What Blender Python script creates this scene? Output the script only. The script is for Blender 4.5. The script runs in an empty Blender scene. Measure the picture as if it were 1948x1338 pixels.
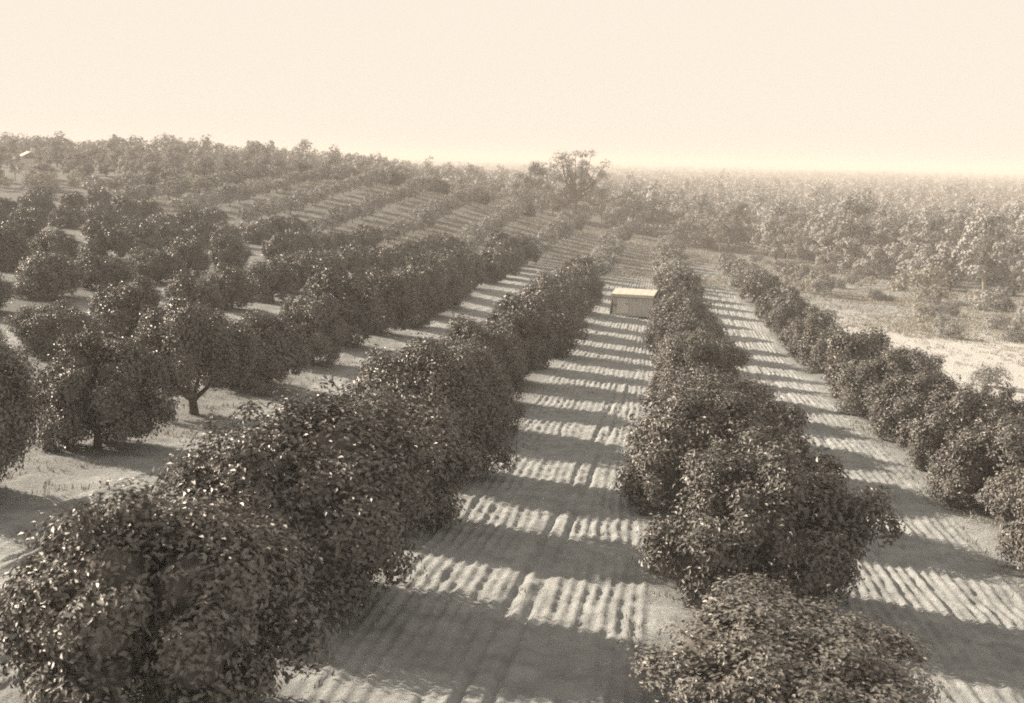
import bpy, math, random
import numpy as np
from mathutils import Vector, Matrix

scene = bpy.context.scene
COL = scene.collection
R_ = math.radians
random.seed(7)
CAMZ = 20.0

# ---------------------------------------------------------------- camera
cam_d = bpy.data.cameras.new("camera")
cam = bpy.data.objects.new("camera", cam_d)
COL.objects.link(cam)
YAW, PITCH, ROLL = 0.115192, 0.155683, R_(1.25)
fw = Vector((-math.sin(YAW) * math.cos(PITCH), math.cos(YAW) * math.cos(PITCH), -math.sin(PITCH)))
r0 = Vector((math.cos(YAW), math.sin(YAW), 0)); u0 = r0.cross(fw)
rt = math.cos(ROLL) * r0 + math.sin(ROLL) * u0; up = rt.cross(fw)
Mc = Matrix(((rt.x, up.x, -fw.x, 0), (rt.y, up.y, -fw.y, 0), (rt.z, up.z, -fw.z, CAMZ), (0, 0, 0, 1)))
cam.matrix_world = Mc
cam_d.sensor_width = 36.0
cam_d.lens = 36.0 * 2340.0 / 1948.0
cam_d.clip_start = 0.1
cam_d.clip_end = 30000.0
scene.camera = cam
cam_d.dof.use_dof = True; cam_d.dof.focus_distance = 34.0; cam_d.dof.aperture_fstop = 1.3

def project(x, y, z):
    """point -> (u, v, depth) in the photograph's 1948 x 1338 pixels"""
    d = Vector((x, y, z - CAMZ))
    k = d.dot(fw)
    if k < 0.1: return (-9e9, -9e9, k)
    return (974 + 2340 * d.dot(rt) / k, 669 - 2340 * d.dot(up) / k, k)

# ---------------------------------------------------------------- light
SUN_EL, PSI = R_(26.0), R_(22.0)
sun_dir = Vector((-math.cos(PSI) * math.cos(SUN_EL), math.sin(PSI) * math.cos(SUN_EL), math.sin(SUN_EL)))
sd = bpy.data.lights.new("sun", 'SUN'); sd.energy = 5.0; sd.angle = R_(0.55); sd.color = (1.0, 0.84, 0.67)
so = bpy.data.objects.new("sun", sd); COL.objects.link(so)
so.rotation_euler = sun_dir.to_track_quat('Z', 'Y').to_euler()
so.location = (-40, 10, 60)

world = bpy.data.worlds.new("World"); scene.world = world; world.use_nodes = True
wn, wl = world.node_tree.nodes, world.node_tree.links
wn.clear()
sky = wn.new('ShaderNodeTexSky'); sky.sky_type = 'NISHITA'; sky.sun_disc = False
sky.sun_elevation = SUN_EL
sky.sun_rotation = math.atan2(sun_dir.x, sun_dir.y)
sky.air_density = 1.0; sky.dust_density = 0.4; sky.ozone_density = 1.0
bw = wn.new('ShaderNodeRGBToBW')
pw = wn.new('ShaderNodeMath'); pw.operation = 'POWER'; pw.inputs[1].default_value = 0.7
ml = wn.new('ShaderNodeMath'); ml.operation = 'MULTIPLY'; ml.inputs[1].default_value = 1.75
mn = wn.new('ShaderNodeMath'); mn.operation = 'MINIMUM'; mn.inputs[1].default_value = 4.2
tint = wn.new('ShaderNodeVectorMath'); tint.operation = 'MULTIPLY'
tint.inputs[1].default_value = (1.0, 0.885, 0.755)
bg = wn.new('ShaderNodeBackground'); bg.inputs['Strength'].default_value = 0.1235
wo = wn.new('ShaderNodeOutputWorld')
wl.new(sky.outputs[0], bw.inputs[0]); wl.new(bw.outputs[0], pw.inputs[0]); wl.new(pw.outputs[0], ml.inputs[0])
wl.new(ml.outputs[0], mn.inputs[0]); wl.new(mn.outputs[0], tint.inputs[0]); wl.new(tint.outputs[0], bg.inputs['Color']); wl.new(bg.outputs[0], wo.inputs[0])

scene.view_settings.view_transform = 'Standard'
scene.view_settings.look = 'None'
scene.view_settings.exposure = 0.90
scene.view_settings.gamma = 1.0
cy = scene.cycles
cy.max_bounces = 5; cy.diffuse_bounces = 3; cy.glossy_bounces = 2; cy.transmission_bounces = 2
cy.volume_bounces = 1; cy.transparent_max_bounces = 4
cy.use_denoising = False
cy.filter_width = 1.9
cy.sample_clamp_indirect = 4.0

# ---------------------------------------------------------------- terrain
CP = [(-4.9,24,-8.61),(-4.9,32,-9.48),(-4.9,51,-10.8),(-4.9,63.2,-11.5),(-4.9,78,-12.6),(-4.9,101,-13.6),(-4.9,262,-17.6),
 (8.8,32.1,-10.4),(8.8,46.8,-10.5),(8.8,65,-11.6),(8.8,101,-13.4),(8.8,135,-14.6),(8.5,30.2,-10.2),(7.5,24.3,-9.6),(8.3,36.9,-10.35),(9.,45.5,-10.6),
 (-14.5,33.1,-8.9),(-14.5,41.1,-9.73),(-14.5,48.9,-10.3),(-14.5,54.8,-10.2),(-14.5,73.5,-10.9),(-14.5,108,-11.5),(-14.5,148,-12.6),(-14.5,262,-15.6),
 (-24,65.7,-9.2),(-24,151,-12.6),(-24,261,-13.4),(-44,98,-8.9),(-44,239,-6.2),(-74,144,-8.1),(0,10,-7.8),(-20,12,-7.4),
 (14,12,-9.4),(22,70,-13.5),(32,110,-15.3),(70,150,-16.8),(60,260,-19.5),(160,350,-20.5),(0,420,-19.8),(-90,250,-4.6),(-170,260,-3.0),
 (-140,150,-5.5),(-60,30,-6),(-100,80,-6),(-260,420,-6),(-120,420,-8),(60,50,-15),(45,20,-12.5),(-60,420,-13),(-44,330,-11),(150,150,-18),(12,25,-10.2),
 (-4.9,180,-15.5),(8.8,200,-16.6)]
CP = np.array(CP, float); TX = CP[:, :2] / 100.0
def _K(P, Q):
    r2 = ((P[:, None] - Q[None]) ** 2).sum(-1)
    return 0.5 * r2 * np.log(r2 + 1e-9)
_n = len(CP); _M = np.zeros((_n + 3, _n + 3))
_M[:_n, :_n] = _K(TX, TX) + 0.035 * np.eye(_n); _M[:_n, _n] = 1; _M[:_n, _n + 1:] = TX; _M[_n] = np.r_[np.ones(_n), 0, 0, 0]; _M[_n + 1:, :_n] = TX.T
_w = np.linalg.solve(_M, np.r_[CP[:, 2], 0, 0, 0])
def sstep(a, b, t):
    t = np.clip((np.asarray(t, float) - a) / (b - a), 0, 1); return t * t * (3 - 2 * t)
def terrain(x, y):
    x = np.asarray(x, float); y = np.asarray(y, float); sh = x.shape
    xc = np.clip(x, -260, 160).ravel(); yc = np.clip(y, 4, 430).ravel()
    Q = np.stack([xc, yc], -1) / 100.0
    z = np.empty(len(Q))
    for i in range(0, len(Q), 60000):
        q = Q[i:i + 60000]
        z[i:i + 60000] = _K(q, TX) @ _w[:_n] + _w[_n] + q @ _w[_n + 1:]
    z = z.reshape(sh)
    far = sstep(380, 1100, np.hypot(x, y))
    return z * (1 - far) + (-21.0) * far + CAMZ
def tz(x, y): return float(terrain(np.array([x]), np.array([y]))[0])

# value noise helper for geometry
_rs = np.random.RandomState(3); _G = _rs.rand(256, 256)
def vnoise(x, y):
    xi = np.floor(x).astype(int); yi = np.floor(y).astype(int); fx = x - xi; fy = y - yi
    fx = fx * fx * (3 - 2 * fx); fy = fy * fy * (3 - 2 * fy)
    g = lambda a, b: _G[a & 255, b & 255]
    return (g(xi, yi) * (1 - fx) + g(xi + 1, yi) * fx) * (1 - fy) + (g(xi, yi + 1) * (1 - fx) + g(xi + 1, yi + 1) * fx) * fy

# ---------------------------------------------------------------- materials
def new_mat(name):
    m = bpy.data.materials.new(name); m.use_nodes = True
    nt = m.node_tree; b = nt.nodes['Principled BSDF']
    return m, nt, b
def noise_col(nt, scale, c0, c1, lo=0.35, hi=0.65, detail=4, coord='Object', rough=0.55):
    tc = nt.nodes.new('ShaderNodeTexCoord'); n = nt.nodes.new('ShaderNodeTexNoise')
    n.inputs['Scale'].default_value = scale; n.inputs['Detail'].default_value = detail; n.inputs['Roughness'].default_value = rough
    r = nt.nodes.new('ShaderNodeValToRGB')
    r.color_ramp.elements[0].position = lo; r.color_ramp.elements[1].position = hi
    r.color_ramp.elements[0].color = (*c0, 1); r.color_ramp.elements[1].color = (*c1, 1)
    nt.links.new(tc.outputs[coord], n.inputs['Vector']); nt.links.new(n.outputs['Fac'], r.inputs['Fac'])
    return r, n, tc
def leaf_mat(name, c0, c1, rough=0.38, spec=0.5, scale=7.0, trans=0.0):
    m, nt, b = new_mat(name)
    r, n, tc = noise_col(nt, scale, c0, c1, 0.3, 0.72)
    oi = nt.nodes.new('ShaderNodeObjectInfo')
    mr = nt.nodes.new('ShaderNodeMapRange'); mr.inputs[3].default_value = 0.82; mr.inputs[4].default_value = 1.2
    nt.links.new(oi.outputs['Random'], mr.inputs[0])
    mx = nt.nodes.new('ShaderNodeVectorMath'); mx.operation = 'MULTIPLY'
    nt.links.new(r.outputs[0], mx.inputs[0]); nt.links.new(mr.outputs[0], mx.inputs[1])
    nt.links.new(mx.outputs[0], b.inputs['Base Color'])
    b.inputs['Roughness'].default_value = rough; b.inputs['Specular IOR Level'].default_value = spec
    return m
def plain(name, c0, c1, scale, rough=0.8, bump=0.0, spec=0.2):
    m, nt, b = new_mat(name)
    r, n, tc = noise_col(nt, scale, c0, c1)
    nt.links.new(r.outputs[0], b.inputs['Base Color'])
    b.inputs['Roughness'].default_value = rough; b.inputs['Specular IOR Level'].default_value = spec
    if bump:
        bp = nt.nodes.new('ShaderNodeBump'); bp.inputs['Strength'].default_value = bump
        nt.links.new(n.outputs['Fac'], bp.inputs['Height']); nt.links.new(bp.outputs[0], b.inputs['Normal'])
    return m
M_leaf = leaf_mat("citrus_leaf", (0.105, 0.097, 0.087), (0.25, 0.248, 0.235), 0.45, 0.48)
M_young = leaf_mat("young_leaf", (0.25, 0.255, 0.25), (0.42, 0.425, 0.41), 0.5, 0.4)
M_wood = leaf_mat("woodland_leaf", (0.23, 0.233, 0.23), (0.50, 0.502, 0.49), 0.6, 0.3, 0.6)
M_dry = leaf_mat("dry_leaf", (0.34, 0.33, 0.30), (0.52, 0.50, 0.45), 0.7, 0.1, 3.0)
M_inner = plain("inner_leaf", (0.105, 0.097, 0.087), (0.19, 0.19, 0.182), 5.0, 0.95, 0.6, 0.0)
M_bark = plain("bark", (0.07, 0.062, 0.052), (0.14, 0.125, 0.105), 9.0, 0.9, 0.4)
M_palebark = plain("pale_bark", (0.26, 0.24, 0.2), (0.4, 0.37, 0.32), 3.0, 0.85, 0.3)
M_roof = plain("roof_sheet", (0.62, 0.58, 0.51), (0.74, 0.70, 0.62), 2.0, 0.5, 0.0, 0.4)
M_wall = plain("board_wall", (0.56, 0.55, 0.53), (0.66, 0.65, 0.625), 3.0, 0.8, 0.15)
M_walllight = plain("pale_board", (0.72, 0.705, 0.67), (0.80, 0.78, 0.74), 3.0, 0.8, 0.15)
M_sunlit = plain("sunlit_board", (0.62, 0.585, 0.52), (0.72, 0.68, 0.60), 4.0, 0.75)  # shed's left wall: sunlit brightness painted in as a paler tone
M_dark = plain("dark_timber", (0.035, 0.032, 0.027), (0.06, 0.055, 0.047), 5.0, 0.85)

# ground: sandy tilled soil, weeds and bare sand patches, grain in bump
M_soil, nt, b = new_mat("sandy_soil")
r1, n1, tc = noise_col(nt, 1.6, (0.34, 0.364, 0.372), (0.52, 0.548, 0.555), 0.32, 0.68, 9)
at = nt.nodes.new('ShaderNodeAttribute'); at.attribute_name = "cover"; at.attribute_type = 'GEOMETRY'
n2 = nt.nodes.new('ShaderNodeTexNoise'); n2.inputs['Scale'].default_value = 0.16; n2.inputs['Detail'].default_value = 7; n2.inputs['Roughness'].default_value = 0.65
nt.links.new(tc.outputs['Object'], n2.inputs['Vector'])
ad = nt.nodes.new('ShaderNodeMath'); ad.operation = 'ADD'
nt.links.new(n2.outputs['Fac'], ad.inputs[0]); nt.links.new(at.outputs['Fac'], ad.inputs[1])
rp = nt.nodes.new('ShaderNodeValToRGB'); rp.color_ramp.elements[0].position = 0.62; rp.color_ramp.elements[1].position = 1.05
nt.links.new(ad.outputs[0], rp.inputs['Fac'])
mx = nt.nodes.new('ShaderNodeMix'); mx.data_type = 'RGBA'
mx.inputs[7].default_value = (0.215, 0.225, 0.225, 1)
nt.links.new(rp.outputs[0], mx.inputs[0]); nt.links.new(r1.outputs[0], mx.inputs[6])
at2 = nt.nodes.new('ShaderNodeAttribute'); at2.attribute_name = "sand"; at2.attribute_type = 'GEOMETRY'
ad2 = nt.nodes.new('ShaderNodeMath'); ad2.operation = 'MULTIPLY_ADD'; ad2.inputs[2].default_value = -0.85
nt.links.new(n2.outputs['Fac'], ad2.inputs[0]); ad2.inputs[1].default_value = 1.6
ad3 = nt.nodes.new('ShaderNodeMath'); ad3.operation = 'ADD'; ad3.use_clamp = True
sb = nt.nodes.new('ShaderNodeMath'); sb.operation = 'MULTIPLY'
nt.links.new(ad2.outputs[0], ad3.inputs[0]); nt.links.new(at2.outputs['Fac'], ad3.inputs[1]); ad2.inputs[1].default_value = 2.2
nt.links.new(ad3.outputs[0], sb.inputs[0]); nt.links.new(at2.outputs['Fac'], sb.inputs[1])
mx2 = nt.nodes.new('ShaderNodeMix'); mx2.data_type = 'RGBA'; mx2.inputs[7].default_value = (0.62, 0.63, 0.62, 1)
nt.links.new(sb.outputs[0], mx2.inputs[0]); nt.links.new(mx.outputs[2], mx2.inputs[6])
nt.links.new(mx2.outputs[2], b.inputs['Base Color'])
b.inputs['Roughness'].default_value = 0.95; b.inputs['Specular IOR Level'].default_value = 0.1
n3 = nt.nodes.new('ShaderNodeTexNoise'); n3.inputs['Scale'].default_value = 4.0; n3.inputs['Detail'].default_value = 7; n3.inputs['Roughness'].default_value = 0.75
nt.links.new(tc.outputs['Object'], n3.inputs['Vector'])
bp = nt.nodes.new('ShaderNodeBump'); bp.inputs['Strength'].default_value = 0.85; bp.inputs['Distance'].default_value = 0.2
nt.links.new(n3.outputs['Fac'], bp.inputs['Height']); nt.links.new(bp.outputs[0], b.inputs['Normal'])

# ---------------------------------------------------------------- mesh helpers
def build_mesh(name, V, F4, mats, mat_idx=None, smooth=None, F3=None):
    """V (n,3); F4 (m,4) quads; F3 (k,3) triangles after the quads"""
    me = bpy.data.meshes.new(name)
    V = np.asarray(V, np.float32); F4 = np.asarray(F4, np.int32).reshape(-1, 4)
    F3 = np.zeros((0, 3), np.int32) if F3 is None else np.asarray(F3, np.int32).reshape(-1, 3)
    me.vertices.add(len(V)); me.vertices.foreach_set("co", V.ravel())
    nl = F4.size + F3.size
    me.loops.add(nl); me.loops.foreach_set("vertex_index", np.r_[F4.ravel(), F3.ravel()])
    np_ = len(F4) + len(F3); me.polygons.add(np_)
    ls = np.r_[np.arange(len(F4)) * 4, len(F4) * 4 + np.arange(len(F3)) * 3].astype(np.int32)
    me.polygons.foreach_set("loop_start", ls)
    for m in mats: me.materials.append(m)
    if mat_idx is not None: me.polygons.foreach_set("material_index", np.asarray(mat_idx, np.int32))
    me.update(calc_edges=True)
    me.polygons.foreach_set("use_smooth", np.full(np_, bool(smooth)))
    me.validate()
    return me
class MB:
    def __init__(s): s.V = []; s.Q = []; s.n = 0
    def add(s, V, Q):
        V = np.asarray(V, float); s.V.append(V); s.Q.append(np.asarray(Q, int) + s.n); s.n += len(V)
    def tube(s, P, R, k=7):
        P = np.asarray(P, float); V = []
        for i, p in enumerate(P):
            d = P[min(i + 1, len(P) - 1)] - P[max(i - 1, 0)]; d /= np.linalg.norm(d) + 1e-9
            a = np.cross(d, (0.31, 0.95, 0.1)); a /= np.linalg.norm(a); c = np.cross(d, a)
            for j in range(k):
                t = 2 * math.pi * j / k
                V.append(p + R[i] * (a * math.cos(t) + c * math.sin(t)))
        Q = [(i * k + j, i * k + (j + 1) % k, (i + 1) * k + (j + 1) % k, (i + 1) * k + j) for i in range(len(P) - 1) for j in range(k)]
        s.add(V, Q)
    def box(s, lo, hi, M=None):
        x0, y0, z0 = lo; x1, y1, z1 = hi
        V = np.array([(x0, y0, z0), (x1, y0, z0), (x1, y1, z0), (x0, y1, z0), (x0, y0, z1), (x1, y0, z1), (x1, y1, z1), (x0, y1, z1)], float)
        s.add(V, [(0, 3, 2, 1), (4, 5, 6, 7), (0, 1, 5, 4), (1, 2, 6, 5), (2, 3, 7, 6), (3, 0, 4, 7)])
    def hexa(s, V): s.add(V, [(0, 3, 2, 1), (4, 5, 6, 7), (0, 1, 5, 4), (1, 2, 6, 5), (2, 3, 7, 6), (3, 0, 4, 7)])
    def mesh(s, name, mat, smooth=False):
        return build_mesh(name, np.concatenate(s.V), np.concatenate(s.Q), [mat], smooth=smooth)
def link(name, me, parent=None, loc=None):
    o = bpy.data.objects.new(name, me); COL.objects.link(o)
    if parent is not None: o.parent = parent
    if loc is not None: o.location = loc
    return o
def tag(o, label, cat, group=None, kind=None):
    if label: o['label'] = label
    if cat: o['category'] = cat
    if group: o['group'] = group
    if kind: o['kind'] = kind
    return o

# ---------------------------------------------------------------- ground sheet
def axis(parts):
    out = [parts[0][0]]
    for a, b_, st in parts:
        n = max(1, int(round((b_ - a) / st))); out += list(np.linspace(a, b_, n + 1)[1:])
    return np.array(out)
def growing(a, b_, s0, g):
    out = []; s = s0
    x = a
    while x < b_: x += s; s *= g; out.append(x)
    return out
gx = np.r_[-np.array(growing(32, 6500, .5, 1.16))[::-1], axis([(-32, -13, .11), (-13, 14, .055), (14, 24, .15)]), np.array(growing(24, 6500, .4, 1.16))]
gy = np.r_[-np.array(growing(8, 300, 2, 1.3))[::-1] + 16 - 8 + 0, axis([(9, 14, .4), (14, 50, .16), (50, 90, .35), (90, 150, .8)]), np.array(growing(150, 7000, 1.5, 1.06))]
gy = np.unique(gy)
GX, GY = np.meshgrid(gx, gy)
GZ = terrain(GX, GY)
ROWX = [2.1 - 9.4 * k for k in range(0, 12)]      # row centres, first is the right-hand row
ROWX_R2, ROWX_R3 = 11.2, 20.6
def furrow(x, y):
    allr = np.array(ROWX + [ROWX_R2, ROWX_R3])
    d = np.abs(x[..., None] - allr).min(-1)
    lane = sstep(1.6, 2.4, d) * sstep(-60, -40, x) * (1 - sstep(10.5, 13, x)) * (1 - sstep(140, 170, y))
    xs = x + 0.22 * (vnoise(x * .35 + 9, y * .10) - .5) + .11 * (vnoise(x * 1.2, y * .7 + 40) - .5) + 0.012 * (y - 25) * (x < -0.7) * 0
    per = 0.275
    amp = 0.010 + 0.022 * vnoise(x * .8 + 60, y * .10)
    sn = np.sin(2 * math.pi * xs / per); h = amp * (sn + .35 * np.abs(sn)) * (.55 + .9 * vnoise(x * 2.1 + 11, y * 1.3)) + .012 * np.sin(2 * math.pi * xs / (per * 2.7) + 1)
    # a wheel track: two deep grooves with a ridge between, slanting a little along the lane
    c = -2.5 + 0.03 * (y - 22) + .12 * (vnoise(y * .12, x * 0 + 3) - .5)
    for off in (-.25, .25):
        h -= 0.085 * np.exp(-((x - c - off) / .075) ** 2) * (1 - sstep(50, 80, y))
    h += 0.02 * np.exp(-((x - c) / .10) ** 2) * (1 - sstep(50, 80, y))
    # other lanes: broader tracks
    for cc in (-12.4, -11.4, 6.1, 7.0):
        h -= 0.06 * np.exp(-((x - cc - .3 * (vnoise(y * .05, x * 0 + cc) - .5)) / .11) ** 2)
    clod = (vnoise(x * 3.2, y * 2.2) - .5) * .055 + (vnoise(x * 8 + 31, y * 5 + 7) - .5) * .05
    return lane * (h + clod) + (1 - lane) * (vnoise(x * 1.3 + 3, y * 1.1) - .5) * .10 * (np.abs(x) < 40) * (y < 160)
near = (np.abs(GX) < 60) & (GY > 5) & (GY < 175)
fz = np.zeros_like(GZ); fz[near] = furrow(GX[near], GY[near]); GZ = GZ + fz
ny, nx = GX.shape
idx = np.arange(ny * nx).reshape(ny, nx)
Q = np.stack([idx[:-1, :-1], idx[:-1, 1:], idx[1:, 1:], idx[1:, :-1]], -1).reshape(-1, 4)
gm = build_mesh("ground", np.stack([GX, GY, GZ], -1).reshape(-1, 3), Q, [M_soil], smooth=True)
cov = np.full(GX.shape, 0.1)
cov += 0.2 * sstep(140, 170, GY) * sstep(5, -5, GX) if False else 0.2 * sstep(140, 170, GY) * (1 - sstep(-5, 5, GX))
cov += 0.22 * sstep(112, 150, GY) + 0.16 * sstep(150, 270, GY) + 0.2 * sstep(262, 300, GY)
cov += 0.35 * sstep(-66, -76, GX) * sstep(160, 175, GY)
cov += 0.26 * sstep(-24, -36, GX) * (GY < 170)
cov -= 0.32 * sstep(12.5, 15, GX) * (1 - sstep(95, 150, GY)) 
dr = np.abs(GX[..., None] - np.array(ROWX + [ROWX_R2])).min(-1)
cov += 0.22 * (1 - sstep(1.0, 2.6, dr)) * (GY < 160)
a_ = gm.attributes.new("cover", 'FLOAT', 'POINT'); a_.data.foreach_set("value", cov.astype(np.float32).ravel())
snd = sstep(12.5, 17, GX + 2 * vnoise(GY * .1, GY * 0)) * (1 - sstep(40, 60, GX)) * (1 - sstep(105, 135, GY)) * sstep(20, 40, GY)
a2_ = gm.attributes.new("sand", 'FLOAT', 'POINT'); a2_.data.foreach_set("value", snd.astype(np.float32).ravel())
g = link("ground", gm); tag(g, "pale sandy ground of the grove, tilled into fine furrows between the tree rows", "ground", kind="structure")

# ---------------------------------------------------------------- foliage
def leaves(P, N, size, rs, aspect=.5, fold=.25):
    """one folded diamond leaf (two triangles as a quad) per point"""
    n = len(P)
    N = N / (np.linalg.norm(N, axis=1, keepdims=True) + 1e-9)
    t = rs.normal(size=(n, 3)); t -= (t * N).sum(1, keepdims=True) * N; t /= np.linalg.norm(t, axis=1, keepdims=True) + 1e-9
    b_ = np.cross(N, t)
    s = (size * rs.uniform(.65, 1.3, n))[:, None]
    V = np.stack([P - t * s * .5, P + b_ * s * aspect * .5 + N * s * fold * .3, P + t * s * .5 - N * s * .12, P - b_ * s * aspect * .5 + N * s * fold * .3], 1)
    return V.reshape(-1, 3), np.arange(n * 4).reshape(n, 4)
def ico(sub=2):
    import bmesh
    bm = bmesh.new(); bmesh.ops.create_icosphere(bm, subdivisions=sub, radius=1.0)
    V = np.array([v.co[:] for v in bm.verts]); F = np.array([[v.index for v in f.verts] for f in bm.faces]); bm.free()
    return V, F
ICO2 = ico(2); ICO1 = ico(1)
def crown_mesh(name, seed, nleaf, size, mat, R=2.45, H=3.3, z0=.08, nblob=17, core=True, up_bias=.45, depth=.5, rag=.22, sub=7):
    """dense round citrus crown: big uneven boughs, each broken into tufts of leaves; skirt near the ground"""
    rs = np.random.RandomState(seed)
    k = np.arange(nblob) + .5
    ph = np.arccos(1 - 1.86 * k / nblob); th = math.pi * (1 + 5 ** .5) * k + rs.uniform(-.45, .45, nblob)
    D = np.stack([np.cos(th) * np.sin(ph), np.sin(th) * np.sin(ph), np.cos(ph)], -1)
    zc = z0 + H * .44
    prof = np.where(D[:, 2] > 0, H * .56, H * .44)
    rad = rs.uniform(.48, 1.08, nblob) * .68
    C = np.stack([D[:, 0] * R * rad, D[:, 1] * R * rad, zc + D[:, 2] * prof * rad], -1)
    br = rs.uniform(.26, .50, nblob) * R
    st = rs.uniform(.88, 1.13); lean = rs.normal(size=2) * .14
    C[:, 0] = C[:, 0] * st + lean[0] * (C[:, 2] - z0); C[:, 1] = C[:, 1] / st + lean[1] * (C[:, 2] - z0)
    # tufts over each bough
    ctr = np.array([0, 0, zc - .3])
    ns = nblob * sub; own = np.repeat(np.arange(nblob), sub)
    d = rs.normal(size=(ns, 3)); d /= np.linalg.norm(d, axis=1, keepdims=True)
    o = C[own] - ctr; o /= np.linalg.norm(o, axis=1, keepdims=True) + 1e-9
    fl = (d * o).sum(1) < -.1; d[fl] = -d[fl]
    S = C[own] + d * (br[own] * rs.uniform(.70, 1.12, ns))[:, None]
    sr = br[own] * rs.uniform(.26, .56, ns)
    S[:, 2] = np.maximum(S[:, 2], z0 + sr * .5)
    w = sr ** 2; pick = rs.choice(ns, nleaf, p=w / w.sum())
    e = rs.normal(size=(nleaf, 3)); e /= np.linalg.norm(e, axis=1, keepdims=True)
    out = S[pick] - ctr; out /= np.linalg.norm(out, axis=1, keepdims=True) + 1e-9
    fl = (e * out).sum(1) < -.35; e[fl] = -e[fl]
    rr = 1.04 - depth * rs.rand(nleaf) ** 1.8 + rag * rs.normal(size=nleaf)
    P = S[pick] + e * (sr[pick] * rr)[:, None]
    P[:, 2] = np.maximum(P[:, 2], z0 + rs.uniform(0, .25, nleaf))
    nb_ = int(nleaf * .30); bi = rs.choice(nblob, nb_, p=br ** 2 / (br ** 2).sum())      # leaves filling the boughs between tufts
    P[:nb_] = C[bi] + e[:nb_] * (br[bi] * rs.uniform(.62, .98, nb_))[:, None]; P[:nb_, 2] = np.maximum(P[:nb_, 2], z0 + rs.uniform(0, .2, nb_))
    nsh = max(6, nleaf // 900)              # upright shoots on top
    tops = rs.choice(np.where((e[:, 2] > .3) & (P[:, 2] > zc))[0], nsh); per_ = 14
    for t_ in tops:
        ii = rs.choice(nleaf, per_, replace=False); L_ = rs.uniform(.2, .55); ln = rs.normal(size=2) * .4
        tt = rs.rand(per_, 1); P[ii] = P[t_] + np.array([ln[0], ln[1], 1]) * L_ * tt + rs.normal(size=(per_, 3)) * .05
    N = e * 1.0 + out * .25 + rs.normal(size=(nleaf, 3)) * .34 + np.array([0, 0, up_bias])
    V, Qd = leaves(P, N, size, rs)
    F3 = None
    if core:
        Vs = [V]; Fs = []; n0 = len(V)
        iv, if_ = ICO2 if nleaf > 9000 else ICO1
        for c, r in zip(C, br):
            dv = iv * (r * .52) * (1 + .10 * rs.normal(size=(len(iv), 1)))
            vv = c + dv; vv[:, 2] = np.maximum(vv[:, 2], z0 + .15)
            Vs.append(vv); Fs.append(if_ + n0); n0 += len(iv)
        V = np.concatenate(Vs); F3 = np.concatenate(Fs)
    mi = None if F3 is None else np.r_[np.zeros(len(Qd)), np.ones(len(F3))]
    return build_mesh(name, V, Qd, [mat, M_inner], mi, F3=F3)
def trunk_mesh(name, seed, mat, r=.13, hf=.9, H=2.6, nl=5, spread=1.2, k=7):
    rs = np.random.RandomState(seed + 500); m = MB()
    m.tube([(0, 0, -.35), (0, 0, .0), (.02, .02, hf * .5), (.03, -.02, hf)], [r * 1.7, r * 1.35, r, r * .92], k)
    for i in range(nl):
        a = 2 * math.pi * i / nl + rs.uniform(-.4, .4); s = spread * rs.uniform(.6, 1.1)
        e = np.array([math.cos(a) * s, math.sin(a) * s, H * rs.uniform(.75, 1.0)])
        p0 = np.array([.03, -.02, hf * .92]); p1 = p0 + (e - p0) * .45 + np.array([math.cos(a) * .18, math.sin(a) * .18, -.1])
        m.tube([p0, p1, e], [r * .62, r * .42, r * .12], max(4, k - 2))
    return m.mesh(name, mat, True)

# mesh variants; near, middle and far grades share the shape recipe
CIT_NEAR = [crown_mesh("citrus_crown_leaves", 11 + i, 44000, .128, M_leaf, depth=.55) for i in range(6)]
CIT_SKIRT = crown_mesh("citrus_crown_leaves", 31, 34000, .125, M_leaf, z0=.8, H=3.1)
CIT_MID = [crown_mesh("citrus_crown_leaves", 41 + i, 13000, .20, M_leaf, depth=.4) for i in range(5)]
CIT_FAR = [crown_mesh("citrus_crown_leaves", 61 + i, 5200, .32, M_leaf, depth=.35, nblob=13) for i in range(4)]
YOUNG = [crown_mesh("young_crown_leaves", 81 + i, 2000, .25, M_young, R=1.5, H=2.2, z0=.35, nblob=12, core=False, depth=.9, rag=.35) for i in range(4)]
TR_NEAR = [trunk_mesh("citrus_trunk", i, M_bark) for i in range(3)]
TR_FORK = trunk_mesh("citrus_trunk", 8, M_bark, .17, .55, 2.4, 5, 1.3)
TR_YOUNG = [trunk_mesh("young_trunk", 20 + i, M_bark, .06, .6, 1.7, 4, .7, 5) for i in range(2)]

ORD = ["", "first", "second", "third", "fourth", "fifth", "sixth", "seventh", "eighth", "ninth", "tenth", "eleventh", "twelfth", "thirteenth", "fourteenth",
       "fifteenth", "sixteenth", "seventeenth", "eighteenth", "nineteenth", "twentieth"]
def place_tree(name, crown, trunk, x, y, sx, sz, rot, sink=0.0, crown_name="crown"):
    r = bpy.data.objects.new(name, None); COL.objects.link(r)
    r.empty_display_size = .3
    r.location = (x, y, tz(x, y) - sink); r.rotation_euler = (0, 0, rot); r.scale = (sx, sx, sz)
    t = bpy.data.objects.new("trunk", trunk); COL.objects.link(t); t.parent = r
    c = bpy.data.objects.new(crown_name, crown); COL.objects.link(c); c.parent = r
    return r

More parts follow.
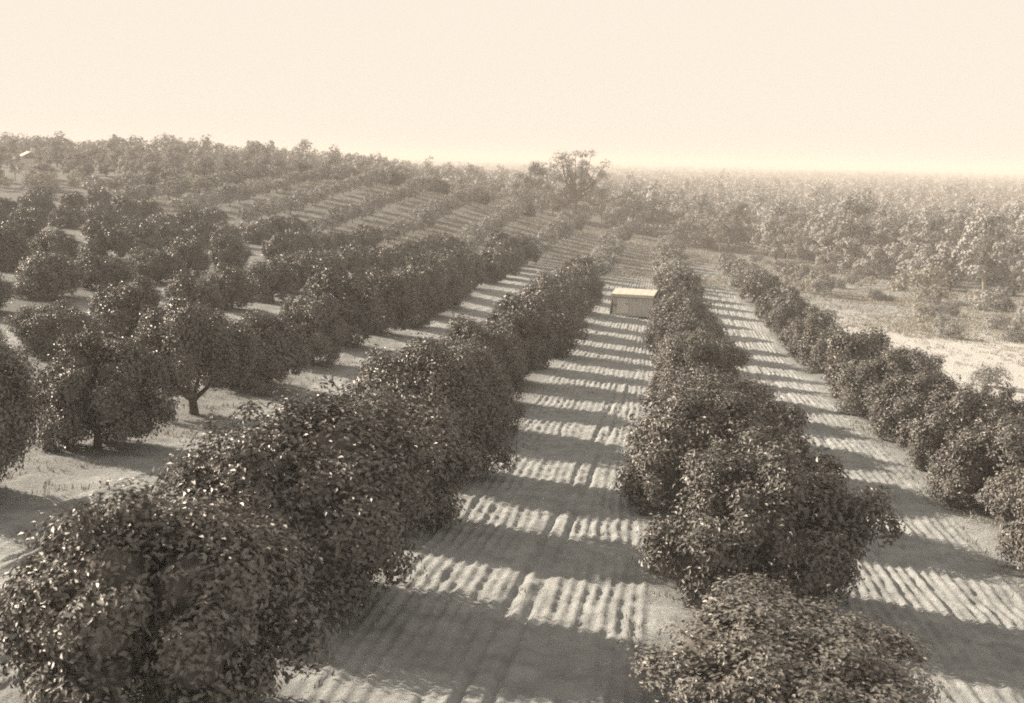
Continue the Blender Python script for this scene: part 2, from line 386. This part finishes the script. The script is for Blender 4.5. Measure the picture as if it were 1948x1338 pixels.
rnd = random.Random(21)
ROWS = [   # x, y list, width scale, height scale, end of the mature part, label of the row
    (2.1, [19.0, 26.2, 34.4, 40.8, 47.2, 54, 61, 68.5, 76, 83.6, 91, 98.6, 106, 114, 122, 130], 1.02, .88, "row right of the ploughed lane"),
    (-7.3, [8.6, 15.4, 22.2, 29.4, 36.6, 44.4, 52.4, 59.8, 67.2, 74.6, 82, 89.6, 97, 104.6, 112, 119.6, 127], 1.03, 1.02, "row left of the ploughed lane"),
    (-16.8, [20, 27.4, 34.8, 42.6, 50.2, 57.6, 65, 72.6, 80, 87.6, 95, 102.6, 110, 117.6, 125, 132.6, 140, 147.6], .92, .98, "second row left of the ploughed lane"),
    (-26.2, None, .82, .76, "third row left of the ploughed lane"),
    (-35.6, None, .81, .76, "fourth row left of the ploughed lane"),
    (-45.0, None, .81, .76, "fifth row left of the ploughed lane"),
    (-54.4, None, .80, .76, "sixth row left of the ploughed lane"),
    (-63.8, None, .84, .8, "seventh row left of the ploughed lane"),
    (-73.2, None, .88, .84, "eighth row left of the ploughed lane"),
    (11.2, [25.4, 32.6, 39, 45, 51.4, 58, 66, 81, 89, 101, 110, 133], .9, .98, "outer row beside the sandy clearing"),
]
YOUNGZONE = []
def in_view(x, y, z, pad=120, up=4.0):
    u, v, k = project(x, y, z); s = 2340 * 2.6 / max(k, .1)
    uu, vv, kk = project(x, y, z + up)
    return k > .5 and -pad < u + s and u - s < 1948 + pad and vv < 1338 + pad and v > 200
mature = []
for ri, (rx, ys, ws, hs, rl) in enumerate(ROWS):
    if ys is None:
        off = {3: 51.2, 4: 45.2, 5: 50.4, 6: 47, 7: 52, 8: 49}[ri]
        ys = [off + 7.6 * k for k in range(-4, 16) if off + 7.6 * k < 156]
    seen = 0
    for y in ys:
        x = rx + (.3 if ri == 1 and y < 45 else 0) + rnd.uniform(-.25, .25); yy = y + rnd.uniform(-.25, .25)
        z = tz(x, yy)
        if not in_view(x, yy, z): 
            continue
        if ri > 3 and rnd.random() < .05: continue
        seen += 1
        d = math.hypot(x, yy)
        sx = ws * rnd.uniform(.86, 1.12); sz = hs * rnd.uniform(.84, 1.14)
        kindtxt = None
        if ri == 2: sz *= 1.05; sx *= 1.04 if 48 < y < 82 else .98
        if ri == 1 and y > 28: sz *= 1.0; sx *= .94
        if ri == 1 and y in (15.4, 22.2): sx, sz = (.95, .95) if y < 20 else (1.08, 1.03)
        if ri == 0 and y > 33: sz *= 1.03; sx *= .93
        if ri == 0 and y == 26.2: sx, sz, x = 1.04, 1.02, 2.3
        pool = CIT_NEAR if d < 62 else (CIT_MID if d < 105 else CIT_FAR)
        cr = pool[rnd.randrange(len(pool))]
        if ri == 0 and y == 19.0: sx, sz, x = .94, .49, 2.35
        if ri == 2 and y == 42.6: cr, sx, sz, kindtxt = CIT_SKIRT, .95, 1.08, "trunk"
        o = place_tree("citrus_tree", cr, TR_FORK if kindtxt else TR_NEAR[rnd.randrange(3)], x, yy, sx, sz, rnd.uniform(0, 6.28), .05)
        mature.append(o)
        size = "tall" if sz / hs > 1.045 else ("low" if sz / hs < .955 else "round")
        shape = "broad" if sx / ws > 1.04 else ("slim" if sx / ws < .96 else "even")
        if kindtxt: lab = "dark citrus tree with bare trunk and sunlit ground beneath, second row left of lane"
        elif ri == 0 and y == 19.0: lab = "low leafy citrus tree with many sunlit leaves, nearest the camera right of the ploughed lane"
        else:
            lab = "%s %s citrus tree, %s from the camera, %s" % (size, shape, ORD[min(seen, 20)], rl)
            lab = lab.replace('from the camera', 'from camera')
        tag(o, lab, "tree", "mature citrus trees standing in planted rows")
# young pale trees further down each row, dark older ones closing the row
far_rows = [(2.1, 138), (-7.3, 136), (-16.8, 156), (-26.2, 160), (-35.6, 160), (-45, 160), (-54.4, 160), (-63.8, 160), (-73.2, 160), (11.2, 150), (20.6, 142), (-82.6, 175)]
for rx, ya in far_rows:
    yend = 262 if rx < 5 else 215
    ks = int((yend - ya) / 6.2)
    rowname = {2.1: "row on the right of the lane", -7.3: "row on the left of the lane", 11.2: "outer right row", 20.6: "last row by the scrub"}.get(rx, None)
    if rowname is None: rowname = "%s row left of the lane" % ORD[int(round((-7.3 - rx) / 9.4)) + 1]
    for k in range(ks):
        y = ya + 6.2 * k + rnd.uniform(-.5, .5); x = rx + rnd.uniform(-.4, .4)
        if rx > 5 and rnd.random() < .35: continue
        if not in_view(x, y, tz(x, y), 40): continue
        old = rx < 0 and k >= ks - 2
        if (rx == 20.6 and k == 0): old = True
        if old:
            o = place_tree("citrus_tree", CIT_FAR[rnd.randrange(4)], TR_NEAR[rnd.randrange(3)], x, y, .85, .9, rnd.uniform(0, 6), .05)
            tag(o, "dark full citrus tree, far end of %s" % rowname if rx < 0 else "lone dark citrus tree in the furrows beyond the outer right row", "tree", "dark citrus trees closing the rows")
        else:
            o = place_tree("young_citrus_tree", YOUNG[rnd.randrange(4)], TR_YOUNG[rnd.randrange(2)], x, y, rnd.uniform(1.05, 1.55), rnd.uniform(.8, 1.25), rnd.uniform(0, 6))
            tag(o, "thin pale young citrus tree, far hazy part of %s" % rowname, "tree", "young citrus trees in the %s" % rowname)

# ---------------------------------------------------------------- woodland
def wood_crown(seed, mat, H, R, z0, nleaf, size, nblob, sparse=.8):
    rs = np.random.RandomState(seed)
    C = []
    for i in range(nblob):
        a = rs.uniform(0, 6.283); t = rs.rand(); zz = z0 + (H - z0) * (.12 + .80 * t)
        rr = R * (.25 + .75 * math.sin(math.pi * min(1, .2 + .75 * t))) * math.sqrt(rs.rand()) * .9
        C.append((math.cos(a) * rr, math.sin(a) * rr, zz))
    C = np.array(C); br = rs.uniform(.22, .40, nblob) * R
    pick = rs.choice(nblob, nleaf)
    d = rs.normal(size=(nleaf, 3)); d /= np.linalg.norm(d, axis=1, keepdims=True)
    P = C[pick] + d * (br[pick] * (1 - sparse * rs.rand(nleaf) ** 1.5))[:, None] * np.array([1, 1, .75])
    N = d + rs.normal(size=(nleaf, 3)) * .32 + np.array([0, 0, .45])
    return leaves(P, N, size, rs, .7) + (C,)
def wood_tree(seed, mat, bark, H, R, z0, nleaf, size, nblob, r=.16, sparse=.8):
    V, Qd, C = wood_crown(seed, mat, H, R, z0, int(nleaf * 1.7), size * .72, nblob, sparse)
    cm = build_mesh("wood_crown_leaves", V, Qd, [mat])
    m = MB(); rs = np.random.RandomState(seed)
    top = H * .8
    m.tube([(0, 0, -.6), (.05, 0, 0), (.15, .1, top * .35), (-.1, .15, top * .7), (0, 0, top)], [r * 1.5, r * 1.2, r, r * .6, r * .2], 6)
    for c in C[:: max(1, len(C) // 9)]:
        zb = max(z0 * .7, c[2] * .55)
        p0 = np.array([.05, .1, zb]); m.tube([p0, p0 + (c - p0) * .5 + np.array([0, 0, .2]), c], [r * .45, r * .28, r * .08], 4)
    return cm, m.mesh("wood_trunk", bark, True)
WOOD = [wood_tree(101, M_wood, M_bark, 7.5, 3.6, .6, 2100, .55, 26), wood_tree(102, M_wood, M_palebark, 9.5, 3.4, 1.6, 1700, .52, 22, .18),
        wood_tree(103, M_wood, M_bark, 6.0, 3.4, .2, 2000, .52, 24), wood_tree(104, M_wood, M_palebark, 8.5, 2.8, 1.4, 1000, .46, 18, .15, .9),
        wood_tree(105, M_wood, M_bark, 11, 4.0, 1.6, 2100, .58, 26, .22)]
SHRUB = [(crown_mesh("shrub_leaves", 111 + i, 2600, .19, M_wood, R=1.5, H=1.7, z0=.0, nblob=12, core=False, depth=.8, rag=.4), trunk_mesh("shrub_stems", 40 + i, M_bark, .05, .2, 1.2, 5, .8, 5)) for i in range(3)]
BRUSH = [wood_tree(121 + i, M_dry, M_palebark, 2.0, 1.6, .1, 900, .22, 14, .04, 1.0) for i in range(2)]

def wood_edge(x): return np.interp(x, [-260, -150, -80, -62, 0, 20, 30, 40, 60, 90, 250], [180, 180, 186, 286, 284, 262, 225, 178, 142, 138, 150])
rw = random.Random(5)
cand = []
for i in range(14000):
    x = rw.uniform(-190, 190); y = rw.uniform(135, 440)
    if y < wood_edge(x) + rw.uniform(-2, 6): continue
    cand.append((x, y))
pts = []
def far_enough(p, dm):
    return all((p[0] - q[0]) ** 2 + (p[1] - q[1]) ** 2 > dm * dm for q in pts)
for p in cand:
    u, v, k = project(p[0], p[1], tz(*p))
    if -60 < u < 2010 and far_enough(p, 5.6): pts.append(p)
pts.sort(key=lambda p: math.hypot(*p))
def hides_house(p):
    d = math.hypot(*HOUSE); t = (p[0] * HOUSE[0] + p[1] * HOUSE[1]) / (d * d); off = abs(p[0] * HOUSE[1] - p[1] * HOUSE[0]) / d
    return (d - 28) < t * d < d + 5 and off < 4.6
TALL = (-19.5, 288.0)
HOUSE = (-118.0, 222.0)
indiv = [p for p in pts[:330] if math.hypot(p[0] - TALL[0], p[1] - TALL[1]) > 7 and math.hypot(p[0] - HOUSE[0], p[1] - HOUSE[1]) > 6.5 and not hides_house(p)][:290]
rest = pts[330:]
for x, y in indiv:
    edge = y < wood_edge(x) + 14
    hill = x < -70
    vi = rw.choice([0, 0, 2, 2, 1, 3]) if edge else rw.choice([0, 1, 2, 3, 4, 0])
    cm, tm = WOOD[vi]
    s = (rw.uniform(.5, .8) if x < -34 else (rw.uniform(.8, 1.25) if y > 240 else rw.uniform(.75, 1.3))) if not hill else rw.uniform(.40, .58)
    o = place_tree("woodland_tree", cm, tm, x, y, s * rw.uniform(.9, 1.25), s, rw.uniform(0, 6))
    side = "on the far left hill" if hill else ("in the wood beyond the right-hand clearing" if x > 24 else "in the wood beyond the far grove end")
    look = ["bushy", "pale-trunked", "low spreading", "sparse", "high-crowned"][vi]
    tag(o, "hazy %s tree %s%s" % (look, side, ", front edge" if edge else ""), "tree", "%s woodland trees %s" % (look, side + (" edge" if edge else "")))

# far-off wood: one mass to the horizon
rs = np.random.RandomState(9)
VV = []; n_far = 0
bx = [p for p in rest]
for i in range(12500):
    a = rs.uniform(-.62, .46); rr = 300 * (3900 / 300.0) ** (rs.rand() ** .8)
    x = math.sin(a) * rr; y = math.cos(a) * rr
    if rr < 520 and y < wood_edge(x) + 105: continue
    if vnoise(np.array(x * .013 + 20), np.array(y * .008)) < .27: continue      # clearings
    bx.append((x, y))
bx = np.array(bx); BZ = terrain(bx[:, 0], bx[:, 1]); dist = np.hypot(bx[:, 0], bx[:, 1])
for lo, hi, nq, sz in ((0, 520, 420, .62), (520, 900, 200, 1.0), (900, 1600, 90, 1.6), (1600, 9999, 50, 2.7)):
    sel = np.where((dist >= lo) & (dist < hi))[0]
    n = len(sel) * nq
    h = np.repeat(rs.uniform(4.5, 11.5, len(sel)) + 6.5 * (rs.rand(len(sel)) < .10) * rs.rand(len(sel)), nq); h = h * np.repeat(np.where((bx[sel, 0] < -30) & (bx[sel, 1] < 650), .75, 1.0), nq); R = np.repeat(rs.uniform(2.6, 5.4, len(sel)) * (1 + .35 * (lo > 800)), nq)
    lob = rs.normal(size=(len(sel), 7, 3)) * np.array([.42, .42, .26]); li = rs.randint(0, 7, n); own = np.repeat(np.arange(len(sel)), nq)
    d = rs.normal(size=(n, 3)); d /= np.linalg.norm(d, axis=1, keepdims=True)
    P = lob[own, li] + d * .42 * (1 - .5 * rs.rand(n, 1) ** 2)
    P = P * np.stack([R, R, h * .42], -1); P[:, 2] += h * .58
    P += np.stack([bx[sel][own, 0], bx[sel][own, 1], BZ[sel][own]], -1)
    V, Qd = leaves(P, d + np.array([0, 0, .5]) + rs.normal(size=(n, 3)) * .24, sz * 1.1, rs, .95)
    VV.append(V)
V = np.concatenate(VV)
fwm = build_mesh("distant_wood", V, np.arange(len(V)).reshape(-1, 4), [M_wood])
tag(link("distant_wood", fwm), "pale hazy woodland stretching to the horizon", "woodland", kind="stuff")

# tall open-crowned tree standing above the wood
def tall_tree():
    rs = np.random.RandomState(77)
    m = MB(); H = 18.0
    m.tube([(0, 0, -.8), (0, 0, 0), (.2, 0, 3), (.5, .2, 6), (.4, 0, 8.5)], [.6, .45, .36, .3, .22], 8)
    Vs = []; n0 = 0; tips = []
    for i in range(22):
        a = 2.4 * i + rs.uniform(-.3, .3); s = rs.uniform(1.8, 8.2); zb = rs.uniform(4.2, 8.3); ze = H - 2.2 - .35 * (s - 2) + rs.uniform(-3.5, 1.3)
        p0 = np.array([.4, .1, zb]); e = np.array([math.cos(a) * s + .4, math.sin(a) * s, ze])
        mid = p0 + (e - p0) * .5 + np.array([math.cos(a) * .7, math.sin(a) * .7, -.5])
        m.tube([p0, mid, e], [.2, .13, .04], 5); tips.append((e, rs.uniform(.9, 1.9)))
        if i % 2 == 0: tips.append((mid + np.array([0, 0, 1.1]), rs.uniform(.7, 1.0)))
    tips.append((np.array([6.6, -1.0, 11.4]), 1.6)); m.tube([(.4, .1, 6), (3.4, -.5, 7.6), (6.4, -1, 11.2)], [.2, .13, .05], 5)
    P = []; N = []
    for c, r in tips:
        n = 85; d = rs.normal(size=(n, 3)); d /= np.linalg.norm(d, axis=1, keepdims=True)
        P.append(c + d * r * (1 - .5 * rs.rand(n, 1) ** 2) * np.array([1, 1, .62])); N.append(d + np.array([0, 0, .5]))
    V, Qd = leaves(np.concatenate(P), np.concatenate(N), .36, rs, .8)
    r = bpy.data.objects.new("tall_tree", None); COL.objects.link(r); r.location = (*TALL, tz(*TALL))
    link("trunk", m.mesh("tall_tree_trunk", M_bark, True), r); link("crown", build_mesh("tall_tree_leaves", V, Qd, [M_wood]), r)
    tag(r, "tallest tree on the skyline, open tufted crown rising above the wood beyond the grove", "tree")
tall_tree()

# pale leafless snag standing up through the wood on the right
def snag(x, y, H, label, r=.14):
    m = MB(); rs = np.random.RandomState(int(x * 10) & 255)
    m.tube([(0, 0, -.5), (0, 0, 0), (.1, 0, H * .4), (.0, .1, H * .75), (.12, 0, H)], [r * 1.5, r * 1.2, r, r * .7, r * .25], 6)
    for i in range(6):
        a = rs.uniform(0, 6.28); zb = H * rs.uniform(.55, .92)
        m.tube([(0, 0, zb), (math.cos(a) * .5, math.sin(a) * .5, zb + .35), (math.cos(a) * .9, math.sin(a) * .9, zb + .95)], [r * .35, r * .22, r * .08], 4)
    o = link("dead_tree", m.mesh("dead_tree", M_palebark, True)); o.location = (x, y, tz(x, y))
    tag(o, label, "dead tree", None)
snag(39.0, 262.0, 14.5, "tall thin leafless trunk standing above the wood at right, dead and bare")
snag(8.0, 292.0, 9.0, "pale bare trunk leaning before the dark wood edge, right of the tallest tree", .17)
snag(16.0, 280.0, 8.0, "short pale bare trunk at the wood edge beyond the outer right row", .17)

# scrub bushes by the clearing and pale dry brush
def place_bush(kind, x, y, s, label, name, group=None, cat="bush"):
    cm, tm = (SHRUB if kind == 0 else BRUSH)[rw.randrange(3 if kind == 0 else 2)]
    o = place_tree(name, cm, tm, x, y, s * rw.uniform(.95, 1.2), s, rw.uniform(0, 6), 0, "crown")
    tag(o, label, cat, group)
place_bush(0, 21.5, 81, .75, "dark low shrub alone on the pale sand of the clearing", "scrub_bush")
place_bush(1, 33.5, 158, 2.3, "pale dry spreading brush at the far edge of the sandy clearing", "dry_brush")
place_bush(0, 39, 150, 1.5, "large dark shrub just right of the pale dry brush", "scrub_bush")
place_bush(0, 41.5, 138, 1.4, "large dark shrub at the right edge of the picture by the sand", "scrub_bush")
for i in range(70):
    for _ in range(30):
        x = rw.uniform(16, 62); y = rw.uniform(112, 235)
        if y < wood_edge(x) - 2 and not (x < 24 and y < 150): break
    u, v, k = project(x, y, tz(x, y))
    if not (0 < u < 1960): continue
    dry = rw.random() < .4
    place_bush(1 if dry else 0, x, y, rw.uniform(.4, 1.0), "small pale dry bush scattered over the scrub beyond the clearing" if dry else "small grey-green bush scattered over the scrub beyond the clearing",
               "dry_brush" if dry else "scrub_bush", "dry bushes in the scrub" if dry else "green bushes in the scrub")

for i in range(46):
    x = rw.uniform(-150, -74); y = rw.uniform(160, 196)
    u, v, k = project(x, y, tz(x, y))
    if -40 < u < 420 and not hides_house((x, y)) and min(abs(x + 73.2), abs(x + 82.6)) > 2.5:
        dry = rw.random() < .5
        place_bush(1 if dry else 0, x, y, rw.uniform(.7, 1.5), "pale dry bush on the scrubby slope below the far left wood" if dry else "grey bush on the scrubby slope below the far left wood",
                   "dry_brush" if dry else "scrub_bush", "dry bushes on the left slope" if dry else "grey bushes on the left slope")
# ---------------------------------------------------------------- weeds and dry grass
rs = np.random.RandomState(4)
P = []
def tufts(n, x0, x1, y0, y1, prob):
    x = rs.uniform(x0, x1, n); y = rs.uniform(y0, y1, n)
    k = rs.rand(n) < prob(x, y); P.append(np.stack([x[k], y[k]], -1))
def nearrow(x): return np.abs(x[:, None] - np.array(ROWX + [ROWX_R2])).min(1)
tufts(9000, -20, 14, 14, 60, lambda x, y: np.where(nearrow(x) < 2.4, .5, .012) * vnoise(x * .5, y * .5))
tufts(9000, 13, 40, 40, 140, lambda x, y: np.where(vnoise(x * .13 + 5, y * .06) > .62, .5, .02))
tufts(9000, 22, 50, 92, 165, lambda x, y: np.where(vnoise(x * .1 + 2, y * .05) > .45, .8, .1))
tufts(9000, 14, 70, 110, 260, lambda x, y: np.where(vnoise(x * .11, y * .09) > .45, .8, .1))
tufts(16000, -75, 12, 150, 290, lambda x, y: np.where(vnoise(x * .15, y * .07) > .4, .8, .15))
P = np.concatenate(P); nb = 9
own = np.repeat(np.arange(len(P)), nb); n = len(own)
dd = np.hypot(P[:, 0], P[:, 1])[own]
base = np.stack([P[own, 0], P[own, 1], np.zeros(n)], -1) + np.c_[rs.normal(size=(n, 2)) * (.08 + .0012 * dd)[:, None], np.zeros(n)]
base[:, 2] = terrain(base[:, 0], base[:, 1]) - .02
hgt = rs.uniform(.06, .19, n) * (1 + .0015 * dd); lean = rs.normal(size=(n, 2)) * .35
tip = base + np.c_[lean * hgt[:, None], hgt]
a = rs.uniform(0, 6.28, n); wv = np.c_[np.cos(a), np.sin(a), np.zeros(n)] * (.007 + .00030 * dd)[:, None]
mid = base * .45 + tip * .55 + np.c_[np.zeros((n, 2)), hgt * .08]
V = np.stack([base - wv, base + wv, mid + wv * .8, tip], 1).reshape(-1, 3)
gmesh = build_mesh("dry_grass", V, np.arange(n * 4).reshape(n, 4), [M_dry])
tag(link("dry_grass", gmesh), "dry weeds and grass tufts over the sandy ground", "grass", kind="stuff")

# ---------------------------------------------------------------- small shed in the lane
def shed():
    x, y = -1.75, 106.0
    r = bpy.data.objects.new("farm_shed", None); COL.objects.link(r)
    r.location = (x, y, tz(x, y) - .05); r.rotation_euler = (0, 0, R_(-9))
    W, D, H = 1.72, .85, 1.95
    m = MB()   # front wall of upright boards
    xs = np.linspace(-W, W, 13)
    for i in range(12):
        m.box((xs[i] + .006, -D + .004 * (i % 2), .12), (xs[i + 1] - .006, -D + .07, H - .1))
    link("front_wall", m.mesh("shed_front_wall", M_wall), r)
    m = MB(); m.box((-W * .80, -D - .05, .35), (-W * .22, -D - .008, H - .28)); link("door", m.mesh("shed_door", M_walllight), r)
    m = MB(); m.box((-W, -D - .07, 1.0), (-W * .78 , -D - .052, 1.06)); m.box((-W * .30, -D - .09, 1.1), (-W * .26, -D - .052, 1.25)); link("latch", m.mesh("shed_latch", M_dark), r)
    m = MB()   # battered left wall, its sunlit paleness put into the colour
    m.hexa([(-W - .32, -D + .05, .05), (-W - .26, -D + .05, .05), (-W - .26, D, .05), (-W - .32, D, .05),
            (-W - .06, -D + .05, H), (-W - .003, -D + .05, H), (-W - .003, D, H + .14), (-W - .06, D, H + .14)])
    o = link("side_wall", m.mesh("shed_side_wall", M_sunlit), r); o['label'] = "pale sloping side wall, sunlit tone in its colour"
    m = MB(); m.hexa([(W - .03, -D + .08, .05), (W + .03, -D + .08, .05), (W + .03, D, .05), (W - .03, D, .05),
                      (W - .03, -D + .08, H - .08), (W + .03, -D + .08, H - .08), (W + .03, D, H + .1), (W - .03, D, H + .1)])
    link("side_wall", m.mesh("shed_side_wall", M_wall), r)
    m = MB(); m.box((-W, D - .07, .1), (W - .04, D - .01, H + .08)); link("back_wall", m.mesh("shed_back_wall", M_wall), r)
    m = MB()   # pitched sheet roof rising to the back, ribbed
    nr = 12; xr = np.linspace(-W - .12, W + .14, nr + 1)
    for i in range(nr):
        e = .008 * (i % 2)
        m.hexa([(xr[i], -D - .22, H - .02 + e), (xr[i + 1], -D - .22, H - .02 + e), (xr[i + 1], D + .1, H + .30 + e), (xr[i], D + .1, H + .30 + e),
                (xr[i], -D - .22, H + .03 + e), (xr[i + 1], -D - .22, H + .03 + e), (xr[i + 1], D + .1, H + .35 + e), (xr[i], D + .1, H + .35 + e)])
    m.box((-W - .1, -D - .26, H - .18), (W + .12, -D - .225, H + .06))
    link("roof", m.mesh("shed_roof", M_roof), r)
    m = MB()
    for px in (-W + .1, 0, W - .15): m.box((px - .1, -D + .1, -.3), (px + .1, -D + .3, .12)); m.box((px - .1, D - .3, -.3), (px + .1, D - .1, .12))
    link("footing", m.mesh("shed_footing", M_dark), r)
    tag(r, "small pale-roofed farm shed standing in the ploughed lane between the two middle rows", "shed")
shed()

# farmhouse among the trees on the hill, far left
def house():
    x, y = HOUSE
    r = bpy.data.objects.new("farmhouse", None); COL.objects.link(r)
    r.location = (x, y, tz(x, y)); r.rotation_euler = (0, 0, R_(-55)); r.scale = (.55, .75, .72)
    m = MB(); m.box((-5, -3, -.8), (5, 3, 2.7)); link("wall", m.mesh("house_wall", M_wall), r)
    m = MB()
    m.hexa([(-5.4, -3.6, 2.55), (5.4, -3.6, 2.55), (5.4, 0, 4.5), (-5.4, 0, 4.5), (-5.4, -3.6, 2.72), (5.4, -3.6, 2.72), (5.4, 0, 4.67), (-5.4, 0, 4.67)])
    m.hexa([(-5.4, .002, 4.5), (5.4, .002, 4.5), (5.4, 3.6, 2.55), (-5.4, 3.6, 2.55), (-5.4, .002, 4.67), (5.4, .002, 4.67), (5.4, 3.6, 2.72), (-5.4, 3.6, 2.72)])
    rf = link("roof", m.mesh("house_roof", M_roof), r)
    m = MB(); m.box((2.2, .3, 4.0), (2.9, 1.0, 5.6)); link("chimney", m.mesh("house_chimney", M_wall), rf)
    for wx in (-3.4, 3.0):
        m = MB(); m.box((wx - .5, -3.05, .9), (wx + .5, -3.004, 2.1)); link("window", m.mesh("house_window", M_dark), r)
    m = MB(); m.box((-.5, -3.06, -.1), (.5, -3.004, 2.0)); link("door", m.mesh("house_door", M_dark), r)
    tag(r, "farmhouse with a pale roof half hidden among trees on the far left hill", "house")
house()

# ---------------------------------------------------------------- haze
DENS = 0.00072
m = bpy.data.materials.new("haze_air"); m.use_nodes = True; nt = m.node_tree; nt.nodes.clear()
pv = nt.nodes.new('ShaderNodeVolumePrincipled'); pv.inputs['Color'].default_value = (0.93, 0.895, 0.86, 1); pv.inputs['Density'].default_value = DENS
pv.inputs['Anisotropy'].default_value = 0.0
mo = nt.nodes.new('ShaderNodeOutputMaterial'); nt.links.new(pv.outputs[0], mo.inputs['Volume'])
zlo, zhi = float(GZ.min()) - 1.0, CAMZ + 10.0
hb = MB(); hb.box((-7600, -7600, zlo), (7600, 8200, zhi))
hz = link("haze", hb.mesh("haze", m)); hz['kind'] = "stuff"; hz['label'] = "pale haze over the grove and woods"; hz['category'] = "haze"
